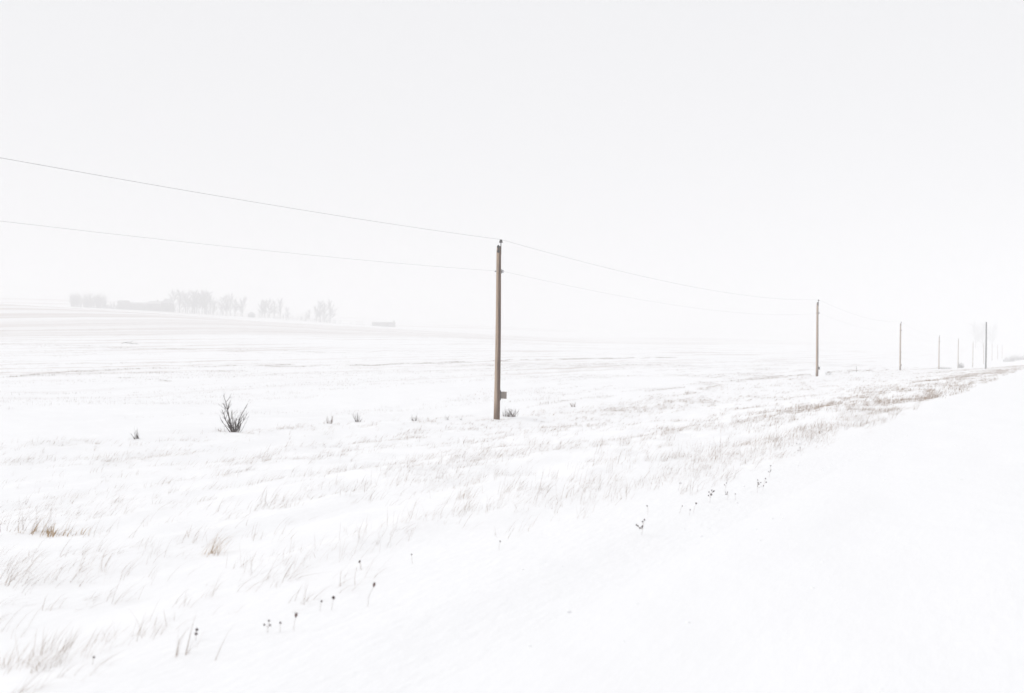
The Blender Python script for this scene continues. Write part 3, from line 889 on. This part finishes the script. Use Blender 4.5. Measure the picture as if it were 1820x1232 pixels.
# ------------------------------------------------------------------ single tufts
def tuft(px, py, n, w, d, lmin, lmax, lean, wid, mtl, label, seed, name="grass_tuft", curl=.6, jit=.5):
    q = hit(px, py); r = np.random.default_rng(seed); rr = random.Random(seed)
    t = empty(name, q, label, "grass tuft", "single tufts of dead grass")
    parts = 3
    for a in range(parts):
        mb = MB()
        for _ in range(n // parts):
            b = CR * rr.gauss(0, w) + F0 * rr.gauss(0, d)
            gz0 = gz(q.y + b.y, -(q.x + b.x)) - q.z - .03
            L = rr.uniform(lmin, lmax); an = rr.gauss(lean, .3); az = rr.gauss(0, jit)
            wd = Vector(WIND) @ Matrix.Rotation(az, 3, 'Z')
            sd = wd.cross(Vector((0, 0, 1))).normalized() @ Matrix.Rotation(rr.gauss(0, .8), 3, 'Z')
            p = Vector((b.x, b.y, gz0)); ww = wid * rr.uniform(.5, 1.4)
            prev = None; v0 = len(mb.v); kink = rr.randint(1, 3)
            for k in range(5):
                x = ww * (1 - k / 4.2) / 2
                mb.v += [p - sd * x, p + sd * x]
                if k: mb.f.append((v0 + 2*k-2, v0 + 2*k-1, v0 + 2*k+1, v0 + 2*k))
                p = p + (wd * math.sin(an) + Vector((0, 0, 1)) * math.cos(an)) * (L / 4)
                an += curl * rr.uniform(.1, .6) + (rr.uniform(.3, 1.3) if k == kink and rr.random() < .35 else 0)
        tag(mb.build("blade_cluster", mtl, t), kind="stuff")
    return t
tuft(86, 952, 75, .25, .09, .10, .27, .35, .011, M_GOLD, "broad golden-brown blades of the tuft at the far left foreground", 1, "golden_tuft", .5, .8)
tuft(76, 946, 42, .22, .08, .22, .5, .3, .004, M_GRASS, "tall thin bent stalks on the left of the golden tuft", 2, "stalk_tuft", .5, .8)
tuft(150, 955, 14, .12, .05, .2, .42, .7, .004, M_GRASS, "few pale arching stalks right of the golden tuft", 3, "stalk_tuft", .3, .5)
tuft(372, 985, 36, .05, .05, .18, .42, .45, .0045, M_GOLD, "narrow brown upright tuft alone in the left foreground", 4)
tuft(262, 829, 26, .14, .05, .08, .18, .9, .006, M_GRASS, "small flattened brown tuft below the lone leftmost shrub", 5)
tuft(879, 749, 36, .22, .08, .10, .26, .5, .012, M_GRASS, "dead grass tufts hugging the snowy foot of the nearest pole", 16, "foot_grass", .5, .8)
tuft(22, 1040, 30, .10, .08, .25, .45, .6, .004, M_GRASS, "leaning grass tuft touching the left edge of the picture", 6)

tuft(58, 1228, 6, .08, .06, .22, .36, .6, .004, M_WSTEM, "dark bent stems at the very bottom left corner", 7, "stalk_tuft", .35, .3)
tuft(326, 1165, 9, .05, .05, .15, .28, .4, .004, M_GRASS, "few slanting brown stalks below the dark double bur", 8, "stalk_tuft", .3, .3)

# small clods of blown snow on the smooth road
r4 = random.Random(5); mb = MB()
for j in range(130):
    s0 = r4.uniform(5, 42); p0 = r4.uniform(.6, 3.6); z0 = gz(s0, p0)
    mb.blob((-p0, s0, z0 + .004), r4.uniform(.006, .017), 900 + j, .55)
tag(mb.build("snow_clods", M_SNOW, None, True), "scattered little clods of snow on the smooth road", "snow", kind="stuff")

# branch lying out in the field
q = hit(228, 612)
t = empty("fallen_branch", q, "small dark fallen branch lying far out in the left field", "branch")
rr = random.Random(9)
for (dx, an, L) in ((-1.2, 78, 1.5), (-.2, 100, 1.6), (.4, 84, 1.2), (.1, 60, .7)):
    mb = MB(); branchy(mb, CR * dx + Vector((0, 0, .12)), img_dir(an, .2), L, .05, 1, rr, .6, 5, -.05); mb.build("limb", M_BARK, t)

# ------------------------------------------------------------------ dried weeds with dark seed heads
WEEDS = [  # px, py of the foot, height, heads, head size, label
    (1139, 952, .34, 7, .017, "dark-headed dry weed, nearest thick cluster on the verge edge"),
    (1150, 915, .22, 1, .016, "single dark bur above the nearest thick weed cluster"),
    (1260, 893, .32, 8, .017, "thickest dark-headed weed cluster in the middle of the verge"),
    (1231, 913, .26, 1, .019, "single dark bur just left below the thickest weed cluster"),
    (1206, 912, .18, 1, .012, "small bur farther left of the thickest weed cluster"),
    (1224, 917, .15, 1, .012, "tiny bur lowest on the snow beside the thickest weed cluster"),
    (1292, 888, .22, 5, .012, "loose weed with several small burs right of the thickest cluster"),
    (1306, 890, .18, 1, .014, "single small bur between the two thick weed clusters"),
    (1287, 872, .22, 2, .013, "small pair of burs above the loose weed"),
    (1346, 877, .38, 7, .014, "branching dark weed leaning left at the right end of the burs"),
    (1354, 872, .36, 2, .018, "last dark bur at the right end of the weed row"),
    (1366, 848, .38, 5, .014, "tall thin dotted weed beyond the right end of the burs"),
    (1426, 812, .50, 4, .015, "farthest tall dotted weed near the brown grass band"),
    (1204, 872, .22, 2, .011, "faint small burs up the bank left of the thickest cluster"),
    (347, 1140, .16, 2, .020, "dark double bur alone in the lower left snow"),
    (588, 1085, .20, 1, .024, "biggest dark bur alone in the lower middle snow"),
    (568, 1086, .16, 1, .015, "small bur left of the biggest dark bur"),
    (475, 1125, .17, 3, .014, "upright weed with two stacked burs in the lower left snow"),
    (497, 1124, .14, 1, .015, "small single bur between the stacked burs and the brown flare"),
    (520, 1122, .20, 1, .026, "reddish brown flared seed head in the lower left snow"),
    (640, 1012, .16, 2, .014, "pair of small round burs side by side in the middle ditch"),
    (652, 1078, .30, 1, .026, "bent weed with drooping brown head above the lower middle snow"),
    (734, 1002, .18, 1, .013, "tiny lone bur in the middle foreground grass"),
    (886, 978, .18, 1, .014, "lone bur left of the upright verge stems"),
    (162, 1182, .10, 1, .014, "lone small bur near the bottom left corner"),
]
for k, (x, y, h, nh, sz, lb) in enumerate(WEEDS):
    q = hit(x, y); rr = random.Random(100 + k)
    sz *= .40; h *= .42
    t = empty("dried_weed", q, lb, "weed", "dried weeds with dark seed heads")
    top = CR * rr.gauss(.1, .2) * h + F0 * rr.gauss(0, .15) * h + Vector((0, 0, h))
    mid = top * .55 + CR * rr.gauss(0, .05) * h
    MB().tube([(0, 0, -.05), mid, top], [.0011, .0009, .0007], 5).build("stem", M_WSTEM, t)
    for j in range(nh):
        if j == 0: hp = top
        else:
            u = rr.uniform(.45, .95)
            b0 = Vector((0, 0, 0)).lerp(top, u)
            hp = b0 + CR * rr.gauss(0, h * .22) + F0 * rr.gauss(0, .03) + Vector((0, 0, h * rr.uniform(-.02, .12)))
            MB().tube([b0 * .8, hp], [.0011, .0008], 4).build("side_stem", M_WSTEM, t)
        mb = MB()
        if sz >= .0099:                                  # open flared head
            for a in range(9):
                an = a * .7; d = Vector((math.cos(an) * .28 + .25, math.sin(an) * .28, 1)).normalized()
                mb.tube([hp, hp + d * sz * 1.4, hp + d * sz * rr.uniform(2.0, 3.4)], [.003, .0045, .001], 4)
        else:
            mb.blob(hp, sz, 300 + k * 10 + j, 1.15)
            for a in range(10):
                d = Vector((rr.gauss(0, 1), rr.gauss(0, 1), rr.gauss(0, 1))).normalized()
                mb.tube([hp + d * sz * .7, hp + d * sz * 1.45], [.0022, .0006], 3, False)
        mb.build("seed_head", M_SEED if sz < .0099 else M_FLARE, t, True)

# ------------------------------------------------------------------ haze of blowing snow
hz = MB().box((-850, 1070, 43), (2160, 2500, 106))
m = bpy.data.materials.new("haze_air"); m.use_nodes = True
nt = m.node_tree; nt.nodes.clear()
o_ = nt.nodes.new("ShaderNodeOutputMaterial"); v_ = nt.nodes.new("ShaderNodeVolumePrincipled")
v_.inputs["Color"].default_value = (0.99, 0.99, 0.992, 1)
v_.inputs["Density"].default_value = 0.0024
v_.inputs["Anisotropy"].default_value = 0.0
nt.links.new(v_.outputs[0], o_.inputs["Volume"])
haze = hz.build("haze", m)
tag(haze, "pale haze of blowing snow filling the air", None, kind="stuff")
